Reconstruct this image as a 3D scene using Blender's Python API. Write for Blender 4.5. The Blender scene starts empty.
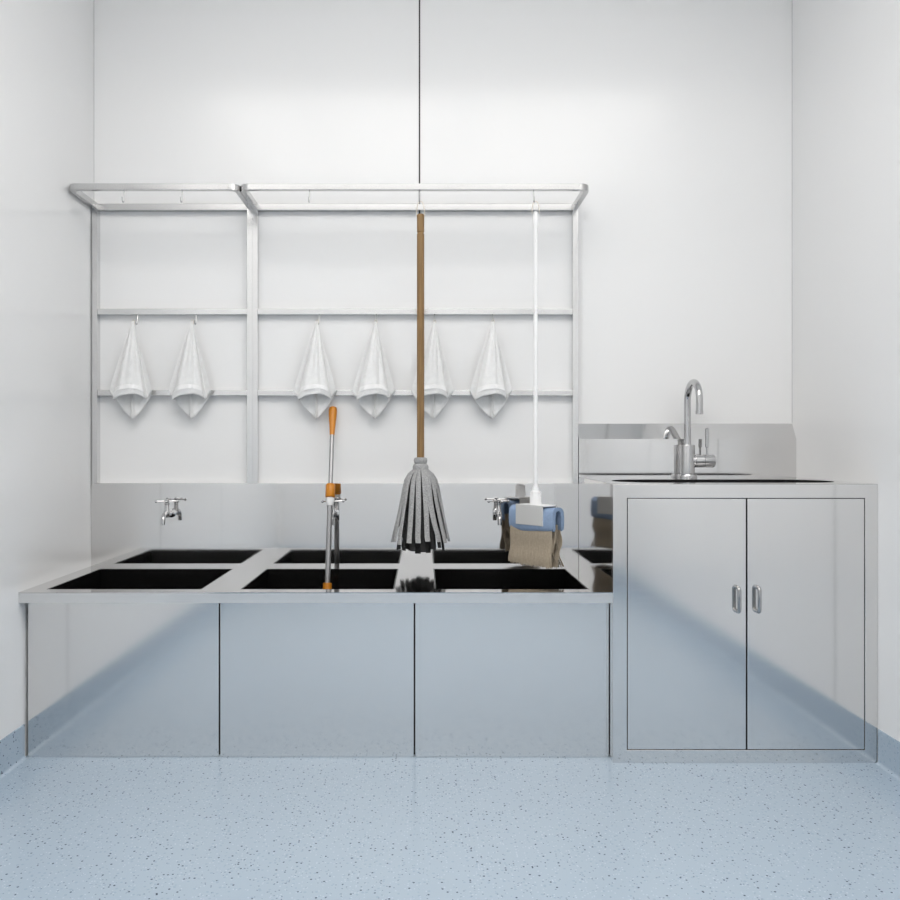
import bpy, bmesh, math, random
from mathutils import Vector, Matrix

random.seed(7)
PI = math.pi
scene = bpy.context.scene
COL = scene.collection

# ------------------------------------------------------------------ camera, light, exposure
CAM_Y, CAM_Z = -3.1, 0.963
F = 828.0
cam_data = bpy.data.cameras.new('camera')
cam = bpy.data.objects.new('camera', cam_data)
COL.objects.link(cam)
cam.location = (0, CAM_Y, CAM_Z)
cam.rotation_euler = (PI / 2, 0, 0)
cam_data.sensor_width = 36
cam_data.lens = F / 900 * 36
cam_data.shift_x = 27 / 900
cam_data.shift_y = -4 / 900
cam_data.clip_start = 0.02
scene.camera = cam

world = bpy.data.worlds.new('world')
scene.world = world
world.use_nodes = True
world.node_tree.nodes['Background'].inputs[0].default_value = (1, 1, 1, 1)
world.node_tree.nodes['Background'].inputs[1].default_value = 0.05

scene.view_settings.view_transform = 'Standard'
scene.view_settings.look = 'None'
scene.view_settings.gamma = 1
scene.view_settings.use_curve_mapping = False
scene.view_settings.exposure = 1.46
scene.cycles.max_bounces = 12
scene.cycles.glossy_bounces = 8
scene.cycles.diffuse_bounces = 6
scene.cycles.use_denoising = True

LIGHT_STRENGTH = 1.75          # radiance of the ceiling light diffusers

# room extents
XL, XR = -1.232, 1.382
Y_FAR = -4.0
Z_C = 2.903


def W(px, py, dist):
    """point of the room seen at a pixel of the photograph, at a distance from the camera plane"""
    return Vector(((px - 423) * dist / F, CAM_Y + dist, CAM_Z - (py - 446) * dist / F))


# ------------------------------------------------------------------ materials
def new_mat(name):
    m = bpy.data.materials.new(name)
    m.use_nodes = True
    return m, m.node_tree, m.node_tree.nodes['Principled BSDF']


def pm(name, color, rough=0.5, metal=0.0, spec=0.5, coat=0.0, coat_rough=0.05, bump=None, var=None):
    m, nt, b = new_mat(name)
    b.inputs['Base Color'].default_value = (*color, 1)
    b.inputs['Roughness'].default_value = rough
    b.inputs['Metallic'].default_value = metal
    b.inputs['Specular IOR Level'].default_value = spec
    b.inputs['Coat Weight'].default_value = coat
    b.inputs['Coat Roughness'].default_value = coat_rough
    tc = nt.nodes.new('ShaderNodeTexCoord')
    if var:
        sc, amt = var
        n = nt.nodes.new('ShaderNodeTexNoise')
        n.inputs['Scale'].default_value = sc
        n.inputs['Detail'].default_value = 4
        nt.links.new(tc.outputs['Object'], n.inputs['Vector'])
        mx = nt.nodes.new('ShaderNodeMix')
        mx.data_type = 'RGBA'
        mx.inputs[6].default_value = (*[c * (1 - amt) for c in color], 1)
        mx.inputs[7].default_value = (*[min(1, c * (1 + amt)) for c in color], 1)
        nt.links.new(n.outputs['Fac'], mx.inputs[0])
        nt.links.new(mx.outputs[2], b.inputs['Base Color'])
    if bump:
        sc, st, dist = bump
        n2 = nt.nodes.new('ShaderNodeTexNoise')
        n2.inputs['Scale'].default_value = sc
        n2.inputs['Detail'].default_value = 3
        nt.links.new(tc.outputs['Object'], n2.inputs['Vector'])
        bp = nt.nodes.new('ShaderNodeBump')
        bp.inputs['Strength'].default_value = st
        bp.inputs['Distance'].default_value = dist
        nt.links.new(n2.outputs['Fac'], bp.inputs['Height'])
        nt.links.new(bp.outputs['Normal'], b.inputs['Normal'])
    return m


def steel_mat(name, color, rough, stretch, dev=0.03):
    """brushed stainless steel: roughness varies along fine stretched streaks"""
    m, nt, b = new_mat(name)
    b.inputs['Base Color'].default_value = (*color, 1)
    b.inputs['Metallic'].default_value = 1
    tc = nt.nodes.new('ShaderNodeTexCoord')
    mp = nt.nodes.new('ShaderNodeMapping')
    mp.inputs['Scale'].default_value = stretch
    n = nt.nodes.new('ShaderNodeTexNoise')
    n.inputs['Scale'].default_value = 1
    n.inputs['Detail'].default_value = 2
    mr = nt.nodes.new('ShaderNodeMapRange')
    mr.inputs[3].default_value = rough - dev
    mr.inputs[4].default_value = rough + dev
    nt.links.new(tc.outputs['Object'], mp.inputs[0])
    nt.links.new(mp.outputs[0], n.inputs['Vector'])
    nt.links.new(n.outputs['Fac'], mr.inputs[0])
    nt.links.new(mr.outputs[0], b.inputs['Roughness'])
    return m


def floor_mat():
    m, nt, b = new_mat('speckled_blue_vinyl')
    tc = nt.nodes.new('ShaderNodeTexCoord')
    base = (0.388, 0.476, 0.566)
    cur = None

    def layer(scale, radius, pick, col, prev):
        v = nt.nodes.new('ShaderNodeTexVoronoi')
        v.inputs['Scale'].default_value = scale
        nt.links.new(tc.outputs['Object'], v.inputs['Vector'])
        a = nt.nodes.new('ShaderNodeMath'); a.operation = 'LESS_THAN'; a.inputs[1].default_value = radius
        nt.links.new(v.outputs['Distance'], a.inputs[0])
        s = nt.nodes.new('ShaderNodeSeparateColor')
        nt.links.new(v.outputs['Color'], s.inputs[0])
        p = nt.nodes.new('ShaderNodeMath'); p.operation = 'LESS_THAN'; p.inputs[1].default_value = pick
        nt.links.new(s.outputs[0], p.inputs[0])
        mu = nt.nodes.new('ShaderNodeMath'); mu.operation = 'MULTIPLY'
        nt.links.new(a.outputs[0], mu.inputs[0]); nt.links.new(p.outputs[0], mu.inputs[1])
        mx = nt.nodes.new('ShaderNodeMix'); mx.data_type = 'RGBA'
        nt.links.new(mu.outputs[0], mx.inputs[0])
        if prev is None:
            mx.inputs[6].default_value = (*base, 1)
        else:
            nt.links.new(prev, mx.inputs[6])
        mx.inputs[7].default_value = (*col, 1)
        return mx.outputs[2]
    cur = layer(90, 0.30, 0.35, (0.335, 0.425, 0.52), cur)
    cur = layer(150, 0.28, 0.25, (0.50, 0.59, 0.68), cur)
    cur = layer(125, 0.24, 0.22, (0.22, 0.27, 0.33), cur)
    cur = layer(96, 0.24, 0.16, (0.055, 0.075, 0.11), cur)
    nt.links.new(cur, b.inputs['Base Color'])
    b.inputs['Roughness'].default_value = 0.14
    b.inputs['Specular IOR Level'].default_value = 0.5
    return m


def wood_mat():
    m, nt, b = new_mat('brown_wood')
    tc = nt.nodes.new('ShaderNodeTexCoord')
    mp = nt.nodes.new('ShaderNodeMapping')
    mp.inputs['Scale'].default_value = (160, 160, 5)
    n = nt.nodes.new('ShaderNodeTexNoise'); n.inputs['Scale'].default_value = 1; n.inputs['Detail'].default_value = 4
    cr = nt.nodes.new('ShaderNodeValToRGB')
    cr.color_ramp.elements[0].position = 0.3; cr.color_ramp.elements[0].color = (0.185, 0.104, 0.037, 1)
    cr.color_ramp.elements[1].position = 0.7; cr.color_ramp.elements[1].color = (0.30, 0.178, 0.068, 1)
    nt.links.new(tc.outputs['Object'], mp.inputs[0]); nt.links.new(mp.outputs[0], n.inputs['Vector'])
    nt.links.new(n.outputs['Fac'], cr.inputs[0]); nt.links.new(cr.outputs[0], b.inputs['Base Color'])
    b.inputs['Roughness'].default_value = 0.5
    return m


def emit_mat(name, strength):
    m = bpy.data.materials.new(name)
    m.use_nodes = True
    nt = m.node_tree
    nt.nodes.clear()
    e = nt.nodes.new('ShaderNodeEmission')
    e.inputs[0].default_value = (1.0, 0.975, 0.945, 1)
    e.inputs[1].default_value = strength
    o = nt.nodes.new('ShaderNodeOutputMaterial')
    nt.links.new(e.outputs[0], o.inputs[0])
    return m


M_WALL = pm('white_wall_panel', (0.84, 0.84, 0.84), 0.155, spec=0.5)
M_CEIL = pm('white_ceiling_panel', (0.82, 0.82, 0.82), 0.6)
M_FLOOR = floor_mat()
M_GROOVE = pm('dark_joint', (0.03, 0.03, 0.03), 0.8)
M_SEAM = pm('grey_joint', (0.46, 0.46, 0.46), 0.6)
M_STEEL = steel_mat('brushed_steel', (0.78, 0.77, 0.76), 0.11, (4, 4, 260))
M_STEEL_TOP = steel_mat('polished_worktop_steel', (0.75, 0.742, 0.735), 0.055, (4, 260, 4), 0.012)
M_WORKTOP = steel_mat('worktop_steel', (0.60, 0.595, 0.59), 0.06, (4, 260, 4), 0.012)
M_LIP = steel_mat('edge_steel', (0.78, 0.775, 0.77), 0.32, (4, 4, 260))
M_HOOP = steel_mat('hoop_steel', (0.54, 0.54, 0.54), 0.20, (200, 200, 4))
M_STEEL_RACK = steel_mat('satin_rack_steel', (0.74, 0.74, 0.74), 0.2, (200, 200, 4))
M_CHROME = pm('chrome', (0.54, 0.54, 0.545), 0.07, 1.0)
M_HANDLE = pm('dark_chrome', (0.42, 0.42, 0.42), 0.15, 1.0)
M_BASIN = pm('black_basin', (0.006, 0.006, 0.006), 0.22, spec=0.35)
M_DARK = pm('dark_void', (0.02, 0.02, 0.02), 0.8)  # near-black; also paints the shade behind panel and door gaps
M_WIRE = steel_mat('steel_wire', (0.55, 0.55, 0.55), 0.25, (50, 50, 50))
M_TOWEL = pm('white_terry', (0.84, 0.84, 0.835), 0.95, spec=0.1, bump=(300, 0.8, 0.0022), var=(70, 0.07))
M_BORDER = pm('woven_border', (0.86, 0.86, 0.86), 0.9, spec=0.1, bump=(300, 0.4, 0.001))
M_CORD = pm('cream_cord', (0.75, 0.70, 0.62), 0.8)
M_WOOD = wood_mat()
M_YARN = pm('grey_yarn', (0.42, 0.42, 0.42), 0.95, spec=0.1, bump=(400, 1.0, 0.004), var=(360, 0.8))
M_YARN_SHADE = pm('shaded_grey_yarn', (0.035, 0.035, 0.036), 0.95, spec=0.1, bump=(500, 0.8, 0.002), var=(200, 0.4))  # grey yarn darkened: shade between the strands put into the colour
M_WHITE = pm('white_plastic', (0.88, 0.88, 0.88), 0.3)
M_GREYPL = pm('pale_grey_plastic', (0.62, 0.62, 0.61), 0.4)
M_BLUE = pm('blue_terry', (0.29, 0.39, 0.56), 0.9, spec=0.1, bump=(600, 0.6, 0.0015), var=(120, 0.15))
M_BEIGE = pm('beige_fibre', (0.44, 0.375, 0.29), 0.9, spec=0.1, var=(150, 0.2))
M_ORANGE = pm('orange_plastic', (0.60, 0.22, 0.012), 0.35)
M_ALU = pm('silver_tube', (0.40, 0.40, 0.405), 0.45, 1.0)
M_LAMP = emit_mat('lamp_diffuser', LIGHT_STRENGTH)

# ------------------------------------------------------------------ mesh helpers
ORIGIN = {}


def add_box(bm, x0, x1, y0, y1, z0, z1):
    vs = [bm.verts.new((x, y, z)) for x in (x0, x1) for y in (y0, y1) for z in (z0, z1)]
    for f in ((0, 1, 3, 2), (4, 6, 7, 5), (0, 4, 5, 1), (2, 3, 7, 6), (0, 2, 6, 4), (1, 5, 7, 3)):
        bm.faces.new([vs[i] for i in f])


def box(*a):
    bm = bmesh.new()
    add_box(bm, *a)
    return bm


def frames(pts):
    n = len(pts)
    tang = []
    for i in range(n):
        a = pts[max(0, i - 1)]
        b = pts[min(n - 1, i + 1)]
        tang.append((b - a).normalized())
    t0 = tang[0]
    ref = Vector((0, 0, 1)) if abs(t0.z) < 0.9 else Vector((1, 0, 0))
    u = ref.cross(t0).normalized()
    out = []
    for t in tang:
        u = (u - t * u.dot(t)).normalized()
        out.append((u, t.cross(u)))
    return out


def add_tube(bm, pts, r, n=12, closed=False, cap=True):
    pts = [Vector(p) for p in pts]
    if closed:
        # closed loop: no caps, frames from the open polyline with wrap
        pts2 = pts + [pts[0]]
        fr = frames([pts[-1]] + pts + [pts[0]])[1:-1]
    else:
        fr = frames(pts)
    rr = r if isinstance(r, (list, tuple)) else [r] * len(pts)
    rings = []
    for p, (u, v), q in zip(pts, fr, rr):
        rings.append([bm.verts.new(p + (u * math.cos(2 * PI * k / n) + v * math.sin(2 * PI * k / n)) * q) for k in range(n)])
    m = len(rings)
    for i in range(m if closed else m - 1):
        a, b = rings[i], rings[(i + 1) % m]
        for k in range(n):
            bm.faces.new((a[k], a[(k + 1) % n], b[(k + 1) % n], b[k]))
    if cap and not closed:
        bm.faces.new(list(reversed(rings[0])))
        bm.faces.new(rings[-1])


def tube(pts, r, n=12, **k):
    bm = bmesh.new()
    add_tube(bm, pts, r, n, **k)
    return bm


def add_lathe(bm, prof, loc, n=24, axis='z'):
    loc = Vector(loc)
    rings = []
    for r, h in prof:
        ring = []
        for k in range(n):
            c, s = math.cos(2 * PI * k / n) * r, math.sin(2 * PI * k / n) * r
            v = {'z': (c, s, h), 'x': (h, c, s), 'y': (c, h, s)}[axis]
            ring.append(bm.verts.new(loc + Vector(v)))
        rings.append(ring)
    for a, b in zip(rings, rings[1:]):
        for k in range(n):
            bm.faces.new((a[k], a[(k + 1) % n], b[(k + 1) % n], b[k]))
    bm.faces.new(list(reversed(rings[0])))
    bm.faces.new(rings[-1])


def lathe(prof, loc, n=24, axis='z'):
    bm = bmesh.new()
    add_lathe(bm, prof, loc, n, axis)
    return bm


def add_sphere(bm, loc, r, n=12):
    bmesh.ops.create_uvsphere(bm, u_segments=n, v_segments=n // 2 + 2, radius=r, matrix=Matrix.Translation(loc))


def arc(c, r, a0, a1, n, u, v):
    c, u, v = Vector(c), Vector(u), Vector(v)
    return [c + u * (r * math.cos(a0 + (a1 - a0) * i / n)) + v * (r * math.sin(a0 + (a1 - a0) * i / n)) for i in range(n + 1)]


def add_plate(bm, us, vs, holes, w0, w1, put):
    """slab over the grid us x vs with whole cells left out; put(u, v, w) gives a point"""
    solid = {}
    for i in range(len(us) - 1):
        for j in range(len(vs) - 1):
            solid[i, j] = (i, j) not in holes
    cache = {}

    def vert(i, j, w):
        if (i, j, w) not in cache:
            cache[i, j, w] = bm.verts.new(put(us[i], vs[j], w))
        return cache[i, j, w]
    for (i, j), s in solid.items():
        if not s:
            continue
        for w in (w0, w1):
            bm.faces.new([vert(i, j, w), vert(i + 1, j, w), vert(i + 1, j + 1, w), vert(i, j + 1, w)])
        for di, dj, e in ((-1, 0, ((0, 0), (0, 1))), (1, 0, ((1, 0), (1, 1))), (0, -1, ((0, 0), (1, 0))), (0, 1, ((0, 1), (1, 1)))):
            if not solid.get((i + di, j + dj), False):
                (a, b), (c, d) = e
                bm.faces.new([vert(i + a, j + b, w0), vert(i + c, j + d, w0), vert(i + c, j + d, w1), vert(i + a, j + b, w1)])


def obj(name, bm, mat, parent=None, bevel=0.0, seg=2, smooth=True, angle=35, solid=0.0, fix=True):
    if fix:
        bmesh.ops.recalc_face_normals(bm, faces=bm.faces[:])
    org = ORIGIN.get(parent, Vector()) if parent else Vector()
    if parent:
        bmesh.ops.translate(bm, verts=bm.verts[:], vec=-org)
    me = bpy.data.meshes.new(name)
    bm.to_mesh(me)
    bm.free()
    me.materials.append(mat)
    if smooth:
        me.shade_smooth()
        me.set_sharp_from_angle(angle=math.radians(angle))
    o = bpy.data.objects.new(name, me)
    COL.objects.link(o)
    if parent:
        o.parent = parent
        ORIGIN[o] = org
    if solid:
        s = o.modifiers.new('thickness', 'SOLIDIFY')
        s.thickness = solid
        s.offset = 0
    if bevel:
        b = o.modifiers.new('bevel', 'BEVEL')
        b.width = bevel
        b.segments = seg
        b.limit_method = 'ANGLE'
        b.harden_normals = True
    return o


def thing(name, label, cat, loc, group=None):
    o = bpy.data.objects.new(name, None)
    o.empty_display_size = 0.05
    COL.objects.link(o)
    o.location = loc
    ORIGIN[o] = Vector(loc)
    o['label'] = label
    o['category'] = cat
    if group:
        o['group'] = group
    return o


def struct(name, bm, mat, label=None, **k):
    o = obj(name, bm, mat, **k)
    o['kind'] = 'structure'
    if label:
        o['label'] = label
    return o


# ------------------------------------------------------------------ the room
struct('floor', box(XL - 0.1, XR + 0.1, Y_FAR - 0.1, 0.1, -0.1, 0), M_FLOOR, 'pale blue speckled vinyl floor')
struct('ceiling', box(XL - 0.1, XR + 0.1, Y_FAR - 0.1, 0.1, Z_C, Z_C + 0.1), M_CEIL, 'white panelled ceiling')
struct('wall_back', box(XL - 0.1, XR + 0.1, 0, 0.1, 0, Z_C), M_WALL, 'glossy white wall behind the sinks')
struct('wall_left', box(XL - 0.1, XL, Y_FAR, 0, 0, Z_C), M_WALL, 'glossy white wall on the left')
struct('wall_right', box(XR, XR + 0.1, Y_FAR, 0, 0, Z_C), M_WALL, 'glossy white wall on the right')
struct('wall_front', box(XL - 0.1, XR + 0.1, Y_FAR - 0.1, Y_FAR, 0, Z_C), M_WALL, 'white wall behind the viewer')


def cove(p0, p1, out):
    """coved skirting with a hollow foot, between two points; out is the direction into the room"""
    p0, p1, out = Vector(p0), Vector(p1), Vector(out)
    H, T, R = 0.105, 0.003, 0.010
    prof = [(0, 0), (T + R, 0.0)]
    prof += [(T + R - R * math.sin(a), R - R * math.cos(a)) for a in [PI / 2 * i / 6 for i in range(1, 7)]]
    prof += [(T, H), (0, H)]
    bm = bmesh.new()
    rings = [[bm.verts.new(p + out * d + Vector((0, 0, h))) for d, h in prof] for p in (p0, p1)]
    n = len(prof)
    for k in range(n):
        bm.faces.new((rings[0][k], rings[0][(k + 1) % n], rings[1][(k + 1) % n], rings[1][k]))
    bm.faces.new(rings[0])
    bm.faces.new(list(reversed(rings[1])))
    return bm


struct('baseboard_left', cove((XL, Y_FAR, 0), (XL, -0.545, 0), (1, 0, 0)), M_FLOOR, 'coved blue skirting along the left wall')
struct('baseboard_right', cove((XR, Y_FAR, 0), (XR, -0.590, 0), (-1, 0, 0)), M_FLOOR, 'coved blue skirting along the right wall')
struct('baseboard_front', cove((XL, Y_FAR, 0), (XR, Y_FAR, 0), (0, 1, 0)), M_FLOOR)

# joints between wall panels and between ceiling panels
t_i = [0]


def trim(bm, mat):
    t_i[0] += 1
    return struct('trim_%d' % t_i[0], bm, mat)


trim(box(-0.0158, -0.0104, -0.0012, 0, 0.83, Z_C), M_GROOVE)
for k in range(5):
    y = -0.845 - 1.18 * k
    if y > Y_FAR:
        trim(box(XL, XL + 0.0010, y - 0.0035, y + 0.0035, 0.105, Z_C), M_SEAM)
for k in range(5):
    y = -0.849 - 1.18 * k
    if y > Y_FAR:
        trim(box(XR - 0.0010, XR, y - 0.0035, y + 0.0035, 0.105, Z_C), M_SEAM)
for x in (-0.644, 0.257, 1.158):
    trim(box(x - 0.006, x + 0.006, Y_FAR, 0, Z_C - 0.001, Z_C), M_SEAM)
trim(box(XL, XL + 0.0012, -0.0012, 0, 0.83, Z_C), M_SEAM)
trim(box(XR - 0.0012, XR, -0.0012, 0, 1.05, Z_C), M_SEAM)

# ------------------------------------------------------------------ ceiling lights (behind the viewer)
cols = [(XL + 0.01, -0.652, 'outer left'), (-0.636, 0.249, 'centre left'), (0.265, 1.150, 'centre right'), (1.166, XR - 0.01, 'outer right')]
for k, rname in enumerate(('row nearest the sinks', 'row over the viewer')):
    y1 = -1.40 - 0.885 * k
    y0 = y1 - 0.873
    for x0, x1, cname in cols:
        t = thing('ceiling_light', 'flat white luminous ceiling panel, %s one in the %s' % (cname, rname), 'ceiling light', ((x0 + x1) / 2, (y0 + y1) / 2, Z_C), 'luminous ceiling panels')
        e = 0.008
        bm = bmesh.new()
        add_plate(bm, [x0, x0 + e, x1 - e, x1], [y0, y0 + e, y1 - e, y1], {(1, 1)}, Z_C - 0.012, Z_C, lambda u, v, w: (u, v, w))
        obj('frame', bm, M_CEIL, t)
        obj('diffuser', box(x0 + e + .0005, x1 - e - .0005, y0 + e + .0005, y1 - e - .0005, Z_C - 0.008, Z_C - 0.003), M_LAMP, t)

# ------------------------------------------------------------------ sink trough
ZT = 0.5176                       # top of the trough worktop
TX0, TX1 = XL + 0.001, 0.57695
LIP_Y = -0.581
BSY = -0.030                      # face of the splashback
bowl_x = [(-1.171, -0.688), (-0.5675, -0.0885), (0.0374, 0.516)]
BY0, BY1 = CAM_Y + 2.574, CAM_Y + 3.003
trough = thing('sink_trough', 'long low stainless steel trough with three black bowls along the back wall', 'sink', (-0.33, -0.3, 0))
bm = bmesh.new()
us = [TX0] + [v for b in bowl_x for v in b] + [TX1]
add_plate(bm, us, [LIP_Y, BY0, BY1, BSY], {(1, 1), (3, 1), (5, 1)}, ZT - 0.003, ZT, lambda u, v, w: (u, v, w))
obj('worktop', bm, M_WORKTOP, trough)
obj('front_lip', box(TX0, TX1, LIP_Y, LIP_Y + 0.003, ZT - 0.0325, ZT - 0.003), M_LIP, trough)
for x0, x1 in bowl_x:
    bm = bmesh.new()
    zb, zt, e = 0.22, ZT - 0.0004, 0.0004
    x0 += e; x1 -= e
    y0, y1 = BY0 + e, BY1 - e
    th = 0.004
    add_plate(bm, [x0, x0 + th, x1 - th, x1], [y0, y0 + th, y1 - th, y1], {(1, 1)}, zb, zt, lambda u, v, w: (u, v, w))
    add_box(bm, x0 + th, x1 - th, y0 + th, y1 - th, zb, zb + 0.004)
    bo = obj('bowl', bm, M_BASIN, trough)
    cx, cy = (x0 + x1) / 2, (y0 + y1) / 2
    obj('drain', lathe([(0.045, zb + 0.0041), (0.045, zb + 0.006), (0.03, zb + 0.006), (0.028, zb + 0.0045)], (cx, cy, 0)), M_CHROME, bo)
PY = CAM_Y + 2.562
seams = [TX0 + 0.006, -0.6297, -0.0263, 0.5775]
for a, b in zip(seams, seams[1:]):
    obj('front_panel', box(a + 0.0022, b - 0.0022, PY, PY + 0.015, 0.0004, ZT - 0.0035), M_STEEL, trough, bevel=0.0012)
bm = bmesh.new()
add_box(bm, TX0 + 0.004, 0.5665, PY + 0.02, PY + 0.024, 0.001, ZT - 0.004)
obj('gap_shade_sheet', bm, M_DARK, trough)  # added dark sheet, its colour is the shade in the panel gaps
obj('end_panel', box(0.5725, 0.5755, PY + 0.026, BSY, 0.001, ZT - 0.004), M_DARK, trough)
obj('splashback', box(TX0, TX1, BSY, -0.001, ZT - 0.003, 0.825), M_STEEL_TOP, trough, bevel=0.001)

# ------------------------------------------------------------------ taps over the bowls
BAR_Y = CAM_Y + 2.857


def make_tap(tx, label):
    zc = 0.715
    yb = CAM_Y + 3.013
    t = thing('wall_tap', label, 'tap', (tx, BSY, zc), 'cross handled taps over the trough')
    body = bmesh.new()
    add_lathe(body, [(0.017, 0), (0.017, -0.005), (0.0095, -0.008), (0.0085, -0.06)], (tx, BSY, zc), 20, 'y')
    add_lathe(body, [(0.0095, -0.012), (0.012, -0.002), (0.012, 0.008), (0.0085, 0.014), (0.0075, 0.034), (0.009, 0.036), (0.009, 0.040), (0.004, 0.042)],
              (tx, yb, zc), 20)
    obj('body', body, M_CHROME, t)
    pts = [Vector((tx, yb + 0.004, zc)), Vector((tx, yb - 0.014, zc + 0.003))]
    pts += arc((tx, yb - 0.018, zc - 0.025), 0.028, PI / 2, PI, 7, (0, 1, 0), (0, 0, 1))
    pts += [Vector((tx, yb - 0.047, zc - 0.036))]
    sp = bmesh.new()
    add_tube(sp, pts, [0.008] * (len(pts) - 1) + [0.0075], 14)
    obj('spout', sp, M_CHROME, t)
    obj('stem', lathe([(0.0035, 0.035), (0.0035, 0.050)], (tx, yb, zc), 10), M_CHROME, t)
    h = bmesh.new()
    zh = zc + 0.047
    add_lathe(h, [(0.004, -0.006), (0.0085, -0.004), (0.0085, 0.004), (0.005, 0.007), (0.001, 0.0075)], (tx, yb, zh), 16)
    for k in range(4):
        a = 0.25 + k * PI / 2
        d = Vector((math.cos(a), math.sin(a), 0)) * 0.038
        c = Vector((tx, yb, zh))
        add_tube(h, [c, c + d * 0.9], 0.0024, 8)
        add_sphere(h, c + d, 0.0052, 10)
    obj('cross_handle', h, M_CHROME, t)


make_tap(-0.9317, 'chrome tap on the splashback over the left bowl, in full view')
make_tap(-0.328, 'chrome tap mostly hidden behind the orange jointed pole')
make_tap(0.275, 'chrome tap partly hidden behind the blue and beige mop head')

# ------------------------------------------------------------------ wall racks
RF = CAM_Y + 3.07     # face of the racks
RB = -0.001
Z_TOP0, Z_TOP1 = 1.844, 1.866
UPW = 0.0195


def make_rack(x0, x1, out, label, top_hooks, mid_hooks):
    r = thing('wall_rack', label, 'rack', ((x0 + x1) / 2, RB, 0.825), 'steel racks on the back wall')
    for a in (x0, x1 - UPW):
        obj('upright', box(a, a + UPW, RF, RB, 0.8255, Z_TOP1), M_STEEL_RACK, r, bevel=0.0004)
    for za, zb in ((1.838, 1.862), (1.451, 1.4725), (1.150, 1.1706)):
        obj('rail', box(x0 + UPW, x1 - UPW, RF + 0.0005, RB, za, zb), M_HOOP if zb > 1.8 else M_STEEL_RACK, r, bevel=0.0015)
    # hoop: square bar bent round two corners
    yf = CAM_Y + 2.846
    R, T = 0.036, 0.018
    bm = bmesh.new()
    outer, inner = [], []
    cxl, cxr = x0 + R, x1 - R
    cy = yf + R
    outer.append((x0, RF)); inner.append((x0 + T, RF))
    for i in range(13):
        a = PI + PI / 2 * i / 12
        outer.append((cxl + R * math.cos(a), cy + R * math.sin(a)))
        inner.append((cxl + (R - T) * math.cos(a), cy + (R - T) * math.sin(a)))
    for i in range(13):
        a = 1.5 * PI + PI / 2 * i / 12
        outer.append((cxr + R * math.cos(a), cy + R * math.sin(a)))
        inner.append((cxr + (R - T) * math.cos(a), cy + (R - T) * math.sin(a)))
    outer.append((x1, RF)); inner.append((x1 - T, RF))
    rings = []
    for (ox, oy), (ix, iy) in zip(outer, inner):
        rings.append([bm.verts.new(p) for p in ((ox, oy, Z_TOP0), (ox, oy, Z_TOP1), (ix, iy, Z_TOP1), (ix, iy, Z_TOP0))])
    for a, b in zip(rings, rings[1:]):
        for k in range(4):
            bm.faces.new((a[k], a[(k + 1) % 4], b[(k + 1) % 4], b[k]))
    bm.faces.new(rings[0]); bm.faces.new(list(reversed(rings[-1])))
    obj('hoop', bm, M_HOOP, r, bevel=0.0012)
    for px in top_hooks:
        x = (px - 423) * 2.857 / F
        y = BAR_Y
        pts = [Vector((x, y, Z_TOP0 + 0.001)), Vector((x, y, Z_TOP0 - 0.030))]
        pts += arc((x, y - 0.009, Z_TOP0 - 0.034), 0.009, 0, -PI * 1.05, 10, (0, 1, 0), (0, 0, 1))
        pts += [Vector((x, y - 0.019, Z_TOP0 - 0.026))]
        obj('hook', tube(pts, 0.0017, 8), M_WIRE, r)
    for px in mid_hooks:
        d = 3.058
        x = (px - 423) * d / F
        y = RF + 0.006
        pts = [Vector((x, y, 1.4515)), Vector((x, y - 0.004, 1.444)), Vector((x, y - 0.0075, 1.424))]
        pts += arc((x, y - 0.0165, 1.421), 0.009, 0, -PI, 8, (0, 1, 0), (0, 0, 1))
        pts += [Vector((x, y - 0.0255, 1.427))]
        obj('hook', tube(pts, 0.0021, 8), M_WIRE, r)


make_rack(-1.2275, -0.6331, 0, 'narrow stainless steel rack by the left wall holding two white towels', (124, 182), (136.3, 195.2))
make_rack(-0.6330, 0.5755, 0, 'wide stainless steel rack holding four white towels, a mop and a broom', (309.5, 419.7, 533.7), (318.5, 376, 434.7, 492.8))

# ------------------------------------------------------------------ towels


TOWEL_RINGS = []


def border_mesh():
    bm = bmesh.new()
    rows = [[bm.verts.new(p + Vector((0, -0.0024, 0))) for p in TOWEL_RINGS[j][1:48]] for j in (38, 39, 40, 41)]
    for a, b in zip(rows, rows[1:]):
        for k in range(46):
            bm.faces.new((a[k], b[k], b[k + 1], a[k + 1]))
    return bm


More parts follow.
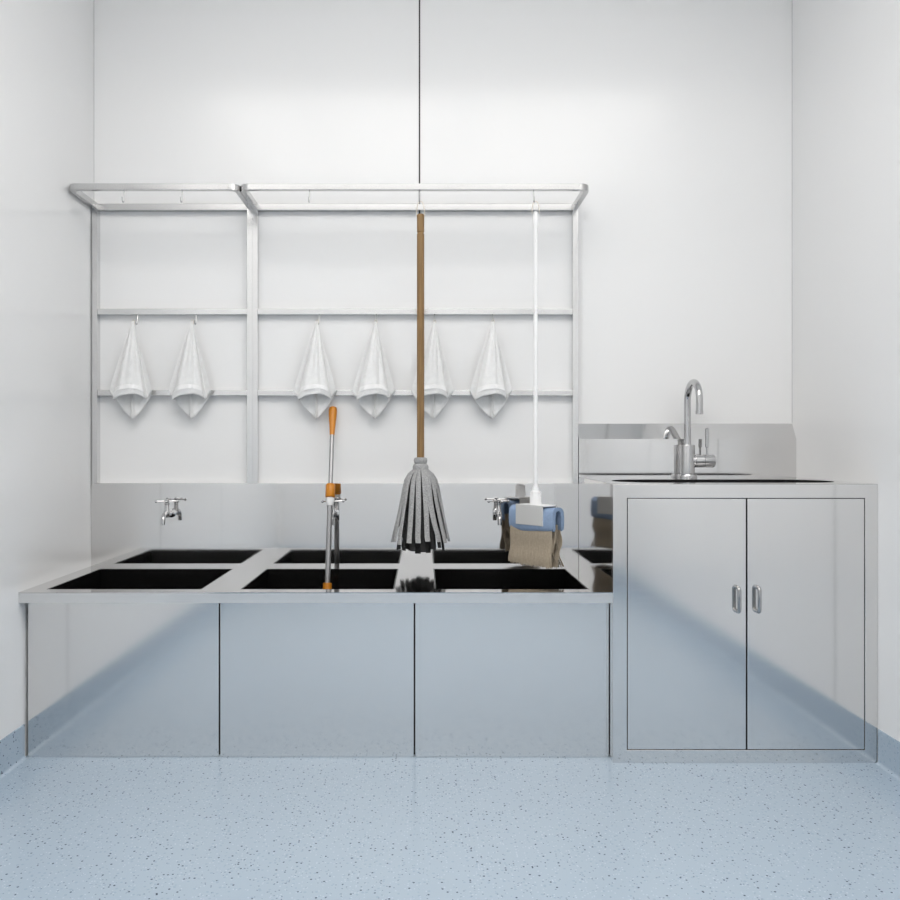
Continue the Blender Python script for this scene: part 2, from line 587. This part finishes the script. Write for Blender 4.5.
def towel_mesh():
    bm = bmesh.new()
    # hem control points: x, drop, forward
    front = [(-0.064, .288, .036), (-.036, .274, .051), (0, .268, .055), (.030, .272, .051), (.052, .285, .036)]
    right = [(.052, .285, .036), (.052, .283, .008), (.060, .270, .010), (.072, .254, .018)]
    back_r = [(.072, .254, .018), (.058, .282, .000), (.030, .325, .000), (.007, .350, .004), (0, .357, .024)]
    back_l = [(0, .357, .024), (-.007, .350, .006), (-.022, .338, -.001), (-.052, .305, .000), (-.083, .258, .018)]
    left = [(-.083, .258, .018), (-.072, .272, .010), (-.063, .286, .008), (-0.064, .288, .036)]

    def cat(pts, n):
        P = [Vector(p) for p in pts]
        P = [P[0] * 2 - P[1]] + P + [P[-1] * 2 - P[-2]]
        out = []
        for i in range(1, len(P) - 2):
            for k in range(n):
                t = k / n
                p0, p1, p2, p3 = P[i - 1:i + 3]
                out.append(0.5 * ((2 * p1) + (p2 - p0) * t + (2 * p0 - 5 * p1 + 4 * p2 - p3) * t * t + (3 * p1 - p0 - 3 * p2 + p3) * t ** 3))
        return out
    hem = cat(front, 12) + cat(right, 5) + cat(back_r, 6) + cat(back_l, 6) + cat(left, 5)
    N = len(hem)
    NT = 44
    rings = []
    for j in range(NT + 1):
        t = j / NT
        ring = []
        for k, h in enumerate(hem):
            a = 2 * PI * k / N
            s = t ** 0.92
            x = 0.004 * math.cos(a - PI / 2) * (1 - t) + h.x * s
            f = 0.012 * (1 - t) + 0.004 * math.sin(a) * (1 - t) + h.z * (t ** 0.75)
            # long soft folds running down from the hook
            front_w = 1 if k < 48 else 0.25
            fold = 0.0022 * math.sin(h.x * 150 + 0.8 + t * 0.9) * math.sin(PI * min(1, t * 0.95)) * front_w
            wr = 0.0016 * math.sin(h.x * 60 + t * 23) * math.sin(t * 11 + h.x * 30) * t
            band = 0.0045 * front_w * (1 / (1 + math.exp(-(t - 0.90) * 160)) - 1 / (1 + math.exp(-(t - 0.955) * 160)))
            if k < 48:
                f -= 0.007 * t / (1 + math.exp(-(h.x - 0.014) * 500))
            f += fold + wr + band
            ring.append(bm.verts.new((x, -max(f, 0.001 * k / N), -h.y * t - 0.0015 * math.sin(9 * t + h.x * 40) * t)))
        rings.append(ring)
    TOWEL_RINGS[:] = [[v.co.copy() for v in ring[:49]] for ring in rings]
    for a, b in zip(rings, rings[1:]):
        for k in range(N):
            bm.faces.new((a[k], b[k], b[(k + 1) % N], a[(k + 1) % N]))
    return bm


towel_labels = [
    ('white folded hand towel nearest the left wall, first on the narrow rack', 133.6, -0.010),
    ('white folded hand towel second on the narrow rack, beside its right upright', 192.3, -0.008),
    ('white folded hand towel hanging just above the orange tip of the leaning pole', 316.8, -0.004),
    ('white folded hand towel between the brown mop handle and the towel above the orange tip', 375.2, 0.0),
    ('white folded hand towel partly hidden behind the brown mop handle', 433.8, 0.004),
    ('white folded hand towel rightmost of all, next to the white broom handle', 492.2, 0.008)]
TY = CAM_Y + 3.062
first = None
for lab, px, yaw in towel_labels:
    loc = Vector(((px - 423) * 3.055 / F, TY - 0.004, 1.420))
    if first is None:
        o = obj('hand_towel', towel_mesh(), M_TOWEL, None, solid=0.003, angle=70)
        loop = obj('hanging_loop', tube([Vector((0.002, -0.006, -0.012)), Vector((-0.002, -0.008, 0.004)), Vector((0.003, -0.009, 0.0085)),
                                         Vector((0.008, -0.011, 0.004)), Vector((0.004, -0.012, -0.012))], 0.0013, 6), M_CORD, None)
        loop.parent = o
        brd = obj('woven_border', border_mesh(), M_BORDER, None, solid=0.0016, angle=70)
        brd.parent = o
        first = o
    else:
        o = first.copy()
        COL.objects.link(o)
        for ch in list(first.children):
            c = ch.copy()
            COL.objects.link(c)
            c.parent = o
    o.location = loc
    o['label'] = lab
    o['category'] = 'towel'
    o['group'] = 'white towels on the racks'

# ------------------------------------------------------------------ string mop with brown handle
MX, MY = (420.6 - 423) * 2.857 / F, BAR_Y - 0.009
mop = thing('string_mop', 'grey string mop with long brown wooden handle hanging from the wide rack', 'mop', (MX, MY, 0.595))
zt = 1.760
r = 0.0127
handle = lathe([(r * .6, 0.90), (r, 0.905), (r, 1.692), (r * .86, 1.694), (r * .86, 1.697), (r, 1.699), (r, zt - 0.003), (r * .8, zt)], (MX, MY, 0), 24)
obj('handle', handle, M_WOOD, mop)
HOOKZ = Z_TOP0 - 0.034 - 0.009 + 0.0017


def cord_loop(xc, yc, ztop, zbot, half, rad):
    pts = []
    n = 20
    for i in range(n + 1):
        t = -1 + 2 * i / n
        pts.append(Vector((xc + half * math.sin(t * PI / 2) ** 1 if abs(t) < 1 else xc + half * (1 if t > 0 else -1), yc, zbot + (ztop - zbot) * (1 - abs(t) ** 2.2))))
    return tube(pts, rad, 8)


obj('hanging_cord', cord_loop(MX, MY, HOOKZ + 0.0016, 1.752, 0.0138, 0.0016), M_CORD, mop)
collar = obj('collar', lathe([(0.013, 0.924), (0.021, 0.922), (0.0235, 0.914), (0.022, 0.906), (0.019, 0.903), (0.024, 0.899), (0.0275, 0.892), (0.027, 0.884), (0.022, 0.880), (0.012, 0.872)],
                             (MX, MY, 0), 28), M_YARN, mop)


def strand(ang, scale, zend, wid, th, seed):
    rnd = random.Random(seed)
    prof = [(0.014, 0.892), (0.026, 0.881), (0.041, 0.868), (0.053, 0.848), (0.061, 0.818), (0.068, 0.780), (0.076, 0.740), (0.084, 0.700), (0.093, 0.660), (0.100, 0.625), (0.105, 0.60)]
    pts = []
    tw = rnd.uniform(0.05, 0.19)
    wob = rnd.uniform(-0.09, 0.09)
    for rr, z in prof:
        if z < zend:
            break
        t = (0.892 - z) / 0.29
        a = ang + tw * t + wob * math.sin(t * 4)
        pts.append((a, rr * scale * (1 + 0.03 * math.sin(t * 5 + seed)), z))
    pts.append((ang + tw, (0.100 if zend < 0.64 else 0.094) * scale, zend))
    bm = bmesh.new()
    rings = []
    for i, (a, q, z) in enumerate(pts):
        c = Vector((math.cos(a), math.sin(a), 0))
        s = Vector((-math.sin(a), math.cos(a), 0))
        w = wid * min(1, 0.35 + i * 0.2)
        p = Vector((MX, MY, z)) + c * q
        ring = []
        for k in range(8):
            b = 2 * PI * k / 8
            ring.append(bm.verts.new(p + s * (w / 2 * math.cos(b)) + c * (th / 2 * math.sin(b))))
        rings.append(ring)
    for a, b in zip(rings, rings[1:]):
        for k in range(8):
            bm.faces.new((a[k], a[(k + 1) % 8], b[(k + 1) % 8], b[k]))
    bm.faces.new(rings[0]); bm.faces.new(rings[-1])
    return bm


for k in range(18):
    obj('yarn_strand', strand(2 * PI * k / 18 + random.uniform(-.04, .04), 1.0, 0.641 + random.uniform(-0.010, 0.010), random.uniform(0.0165, 0.021), 0.007, k), M_YARN, collar, angle=80)
for k in range(15):  # inner strands, painted dark as the shade behind the grey ones
    o = obj('yarn_strand', strand(2 * PI * k / 15 + 0.1, 0.80, 0.610 + random.uniform(-0.012, 0.010), 0.018, 0.007, 50 + k), M_YARN_SHADE, collar, angle=80)
    o['label'] = 'inner yarn strand, coloured dark for shade'
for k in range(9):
    o = obj('yarn_strand', strand(2 * PI * k / 9 + 0.3, 0.50, 0.603 + random.uniform(-0.008, 0.008), 0.02, 0.008, 90 + k), M_YARN_SHADE, collar, angle=80)
    o['label'] = 'inner yarn strand, coloured dark for shade'

# ------------------------------------------------------------------ fringed flat mop with white handle
BX, BY = (535.3 - 423) * 2.857 / F, BAR_Y - 0.009
br = thing('fringe_mop', 'white handled mop with blue terry band and beige fringe hanging beside the cabinet', 'mop', (BX, BY, 0.553))
obj('handle', lathe([(0.004, 0.80), (0.0088, 0.81), (0.0078, 0.86), (0.0074, 1.70), (0.0085, 1.715), (0.0115, 1.735), (0.0118, 1.748), (0.0095, 1.760), (0.0055, 1.761), (0.0055, 1.763), (0.007, 1.764), (0.007, 1.768), (0.003, 1.770)],
                    (BX, BY, 0), 20), M_WHITE, br)
obj('hanging_cord', cord_loop(BX, BY, HOOKZ + 0.0016, 1.763, 0.0125, 0.0014), M_CORD, br)
sock = bmesh.new()
add_lathe(sock, [(0.0205, 0.762), (0.0200, 0.786), (0.0175, 0.790), (0.0170, 0.806), (0.0125, 0.811), (0.0118, 0.820), (0.0085, 0.827), (0.008, 0.84)], (BX, BY, 0), 24)
for k in range(8):
    a = 2 * PI * k / 8 + 0.2
    c = Vector((BX + 0.0180 * math.cos(a), BY + 0.0180 * math.sin(a), 0))
    add_tube(sock, [c + Vector((0, 0, 0.767)), c + Vector((0, 0, 0.806))], 0.0022, 6)
obj('socket', sock, M_WHITE, br)
PHI = math.radians(50)
A = Vector((math.cos(PHI), -math.sin(PHI), 0))
N_ = Vector((-math.sin(PHI), -math.cos(PHI), 0))
C0 = Vector((BX, BY, 0))


def hp(a, n, z):
    return C0 + A * a + N_ * n + Vector((0, 0, z))


def hbox(bm, a0, a1, n0, n1, z0, z1):
    vs = [bm.verts.new(hp(a, n, z)) for a in (a0, a1) for n in (n0, n1) for z in (z0, z1)]
    for f in ((0, 1, 3, 2), (4, 6, 7, 5), (0, 4, 5, 1), (2, 3, 7, 6), (0, 2, 6, 4), (1, 5, 7, 3)):
        bm.faces.new([vs[i] for i in f])


bm = bmesh.new()
hbox(bm, -0.062, 0.062, 0.0305, 0.0345, 0.693, 0.7622)
cl = obj('clamp_plate', bm, M_GREYPL, br, bevel=0.0012)
bm = bmesh.new()
hbox(bm, -0.062, 0.062, -0.034, 0.0300, 0.757, 0.762)
obj('clamp_top', bm, M_WHITE, br, bevel=0.0012)
bm = bmesh.new()
hbox(bm, -0.062, 0.062, -0.0385, -0.0345, 0.693, 0.7622)
obj('clamp_plate', bm, M_GREYPL, br, bevel=0.0012)
# blue terry band: inverted U along the head
prof = [(0.020, 0.672), (0.0265, 0.676), (0.029, 0.688), (0.0295, 0.715), (0.027, 0.735)]
prof += [(0.026 * math.cos(a), 0.735 + 0.017 * math.sin(a)) for a in [PI * i / 12 for i in range(1, 12)]]
prof += [(-0.027, 0.735), (-0.0295, 0.715), (-0.029, 0.688), (-0.0265, 0.676), (-0.020, 0.672),
         (-0.0150, 0.678), (-0.0150, 0.715), (-0.012, 0.735), (0, 0.741), (0.012, 0.735), (0.0150, 0.715), (0.0150, 0.678)]
bm = bmesh.new()
rings = []
NA = 24
for i in range(NA + 1):
    t = -1 + 2 * i / NA
    a = 0.102 * t
    sq = 1 + 0.10 * math.sin(t * 2.2 + 1)
    rings.append([bm.verts.new(hp(a, n * sq, z + 0.003 * math.sin(t * 3) + 0.007 * t ** 4 - 0.002)) for n, z in prof])
for a, b in zip(rings, rings[1:]):
    for k in range(len(prof)):
        bm.faces.new((a[k], a[(k + 1) % len(prof)], b[(k + 1) % len(prof)], b[k]))
bm.faces.new(rings[0]); bm.faces.new(rings[-1])
obj('terry_band', bm, M_BLUE, br, angle=60)
# beige fringe: layers of fine yarn hanging out of the band
bm = bmesh.new()
for L, n0 in enumerate((0.0235, 0.010, -0.004, -0.018)):
    cols = 96
    for c in range(cols):
        a0 = 0.094 * (-1 + 2 * (c + 0.5) / cols)
        rnd = random.Random(L * 1000 + c)
        ph = rnd.uniform(-0.2, 0.2) + L * 2.6
        zend = 0.556 + rnd.uniform(-0.004, 0.006)
        edge = max(0, abs(a0) - 0.082) / 0.012
        pts = []
        for j in range(11):
            t = j / 10
            z = 0.698 - (0.698 - zend) * t
            n = n0 * (1 + 0.25 * t) + (0.0022 if L == 0 else 0.0060) * math.sin(t * 9.0 + ph) * min(1, 2 * t) * (1 + edge * 0.5)
            aa = a0 + rnd.uniform(-0.0006, 0.0006) + 0.007 * edge * abs(math.sin(3 + 5 * t)) * (1 if a0 > 0 else -1) * t
            pts.append(hp(aa, n, z))
        add_tube(bm, pts, 0.00155, 5)
fr = obj('fringe', bm, M_BEIGE, br, angle=80)
fr['kind'] = 'stuff'

# ------------------------------------------------------------------ jointed pole leaning in the middle bowl
top = Vector(((333 - 423) * 3.08 / F, CAM_Y + 3.080, 1.108))
mid = W(330.3, 491, 2.965)
foot = W(327.3, 586.5, 2.905)
low = foot + (foot - mid).normalized() * 0.22
low.z = 0.2275
pole = thing('jointed_pole', 'silver jointed pole with orange grip leaning in the middle bowl', 'pole', tuple(low))


def along(a, b, t):
    return a + (b - a) * t


ax = (top - mid).normalized()
grip_len = (top - mid).length
g0 = top - ax * 0.112
obj('grip', tube([g0, g0 + ax * 0.01, g0 + ax * 0.04, g0 + ax * 0.08, g0 + ax * 0.100, g0 + ax * 0.109, top], [0.0088, 0.0095, 0.0115, 0.0150, 0.0158, 0.0135, 0.008], 20), M_ORANGE, pole, angle=60)
obj('upper_tube', tube([mid + ax * 0.02, g0 + ax * 0.004], 0.0080, 18), M_ALU, pole)
jz = bmesh.new()
add_tube(jz, [mid - ax * 0.024, mid - ax * 0.022, mid + ax * 0.022, mid + ax * 0.026], [0.0145, 0.0175, 0.0175, 0.0145], 8)
obj('joint', jz, M_ORANGE, pole, angle=60)
dn = (low - mid).normalized()
obj('collar', tube([mid + dn * 0.022, mid + dn * 0.026, mid + dn * 0.046, mid + dn * 0.052], [0.012, 0.0155, 0.0140, 0.011], 18), M_WHITE, pole)
obj('lower_tube', tube([mid + dn * 0.048, low - dn * 0.03], 0.0095, 18), M_ALU, pole)
obj('foot_sleeve', tube([foot - dn * 0.013, foot - dn * 0.012, foot + dn * 0.012, foot + dn * 0.014], [0.012, 0.0155, 0.0155, 0.012], 18), M_ORANGE, pole)
obj('foot_tip', tube([low - dn * 0.04, low - dn * 0.004, low], [0.012, 0.012, 0.009], 16), M_DARK, pole)

# ------------------------------------------------------------------ cabinet with sink
KX0, KX1 = 0.577, XR - 0.0005
KY = CAM_Y + 2.514
KBS = CAM_Y + 3.065
KZ = CAM_Z - 38 * 2.514 / F
cab = thing('sink_cabinet', 'stainless steel cabinet with two doors and a sink top against the right wall', 'cabinet', ((KX0 + KX1) / 2, KY, 0))
D0, D1, D2 = 0.6194, 0.9807, 1.342
DZ0, DZ1 = 0.040, 0.805
bm = bmesh.new()
add_plate(bm, [KX0, D0, D2, KX1], [0.0, DZ0, DZ1, KZ - 0.0005], {(1, 1)}, KY, KY + 0.018, lambda u, v, w: (u, w, v))
obj('front_frame', bm, M_STEEL, cab, bevel=0.0012)
obj('side_panel', box(KX0, KX0 + 0.003, KY + 0.018, -0.002, 0.0, KZ - 0.0005), M_STEEL_TOP, cab)
obj('side_panel', box(KX1 - 0.003, KX1, KY + 0.018, -0.002, 0.0, KZ - 0.0005), M_STEEL, cab)
obj('gap_shade_sheet', box(KX0 + 0.004, KX1 - 0.004, KY + 0.030, KY + 0.034, 0.005, KZ - 0.005), M_DARK, cab)  # added dark sheet standing in for shade behind the door gaps
g = 0.0022
for i, (a, b) in enumerate(((D0, D1), (D1, D2))):
    d = obj('door', box(a + g, b - (g if i else 0.0), KY, KY + 0.016, DZ0 + g, DZ1 - g), M_STEEL, cab, bevel=0.0012) if i == 0 else \
        obj('door', box(a + 2 * g, b - g, KY, KY + 0.016, DZ0 + g, DZ1 - g), M_STEEL, cab, bevel=0.0012)
    hx = 0.9525 if i == 0 else 1.0135
    zu, zl = 0.535, 0.462
    y = KY
    pts = [Vector((hx, y + 0.001, zu)), Vector((hx, y - 0.011, zu))]
    pts += arc((hx, y - 0.011, zu - 0.010), 0.010, PI / 2, PI, 6, (0, 1, 0), (0, 0, 1))
    pts += arc((hx, y - 0.011, zl + 0.010), 0.010, PI, 1.5 * PI, 6, (0, 1, 0), (0, 0, 1))
    pts += [Vector((hx, y + 0.001, zl))]
    obj('handle', tube(pts, 0.0058, 14), M_HANDLE, d)


def rounded(cx, cy, hx, hy, r, n, z):
    out = []
    for qx, qy, a0 in ((1, 1, 0), (-1, 1, PI / 2), (-1, -1, PI), (1, -1, 1.5 * PI)):
        for i in range(n + 1):
            a = a0 + PI / 2 * i / n
            out.append(Vector((cx + qx * (hx - r) + r * math.cos(a), cy + qy * (hy - r) + r * math.sin(a), z)))
    return out


SX, SY = 0.9825, CAM_Y + 2.7325
HX, HY, RR = 0.358, 0.1275, 0.122


def extrude_loops(bm, loops, close_last=True):
    vl = [[bm.verts.new(p) for p in L] for L in loops]
    for a, b in zip(vl, vl[1:]):
        n = len(a)
        for k in range(n):
            bm.faces.new((a[k], a[(k + 1) % n], b[(k + 1) % n], b[k]))
    if close_last:
        bm.faces.new(vl[-1])
    return vl


bm = bmesh.new()
inner = [bm.verts.new(p) for p in rounded(SX, SY, HX, HY, RR, 16, KZ)]
outer = [bm.verts.new(p) for p in (Vector((KX1, KBS, KZ)), Vector((KX0, KBS, KZ)), Vector((KX0, KY, KZ)), Vector((KX1, KY, KZ)))]
edges = [bm.edges.new((inner[i], inner[(i + 1) % len(inner)])) for i in range(len(inner))]
edges += [bm.edges.new((outer[i], outer[(i + 1) % 4])) for i in range(4)]
bmesh.ops.triangle_fill(bm, edges=edges, use_beauty=True, use_dissolve=False)
for f in bm.faces:
    if f.normal.z < 0:
        f.normal_flip()
obj('worktop', bm, M_WORKTOP, cab, smooth=False, fix=False)
bm = bmesh.new()
loops = [rounded(SX, SY, HX - 0.0003, HY - 0.0003, RR, 16, KZ - 0.0003), rounded(SX, SY, HX - 0.004, HY - 0.004, RR, 16, KZ - 0.17),
         rounded(SX, SY, HX - 0.03, HY - 0.03, RR - 0.026, 16, KZ - 0.19)]
extrude_loops(bm, loops)
bs = obj('basin', bm, M_BASIN, cab, fix=True)
obj('drain', lathe([(0.04, KZ - 0.1898), (0.04, KZ - 0.187), (0.025, KZ - 0.1885)], (SX, SY, 0)), M_CHROME, bs)
# splashback: upright face with a sloped top running back to the wall
bm = bmesh.new()
ps = [(KBS, KZ - 0.003), (KBS, 0.989), (-0.001, 1.0465), (-0.001, KZ - 0.003)]
ra = [bm.verts.new((KX0, y, z)) for y, z in ps]
rb = [bm.verts.new((KX1, y, z)) for y, z in ps]
for k in range(4):
    bm.faces.new((ra[k], ra[(k + 1) % 4], rb[(k + 1) % 4], rb[k]))
bm.faces.new(ra); bm.faces.new(rb)
obj('splashback', bm, M_STEEL_TOP, cab, smooth=False)

# ------------------------------------------------------------------ mixer tap on the cabinet
FX, FY = 0.9665, CAM_Y + 3.027
fa = thing('mixer_tap', 'tall chrome swan-neck mixer tap standing behind the cabinet sink', 'tap', (FX, FY, KZ))
obj('base_flange', lathe([(0.035, KZ + 0.0002), (0.035, KZ + 0.007), (0.032, KZ + 0.012), (0.028, KZ + 0.0135)], (FX, FY, 0), 32), M_CHROME, fa)
obj('body', lathe([(0.0265, KZ + 0.0135), (0.0265, 0.9645), (0.0255, 0.967), (0.012, 0.9675)], (FX, FY, 0), 32), M_CHROME, fa)
zc = 1.1245
pts = [Vector((FX, FY, 0.966)), Vector((FX, FY, 1.03)), Vector((FX, FY, zc - 0.04))]
pts += arc((FX, FY - 0.066, zc), 0.066, 0, PI, 22, (0, 1, 0), (0, 0, 1))
pts += [Vector((FX, FY - 0.132, 1.095)), Vector((FX, FY - 0.132, 1.077))]
obj('spout', tube(pts, 0.0122, 18), M_CHROME, fa)
obj('spout_nozzle', lathe([(0.0095, 1.0735), (0.0130, 1.0745), (0.0130, 1.086), (0.0122, 1.087)], (FX, FY - 0.132, 0), 20), M_CHROME, fa)
LZ = 0.908
obj('valve', lathe([(0.020, 0.0), (0.0215, 0.026), (0.0238, 0.028), (0.0238, 0.058), (0.0225, 0.0588), (0.0238, 0.0596), (0.0238, 0.094), (0.0215, 0.0975), (0.006, 0.098)], (FX, FY, LZ), 28, 'x'), M_CHROME, fa)
LX = FX + 0.072
obj('lever', lathe([(0.0040, 0.02), (0.0040, 0.050), (0.0066, 0.051), (0.0066, 0.119), (0.0045, 0.121)], (LX, FY, LZ), 16), M_CHROME, fa)
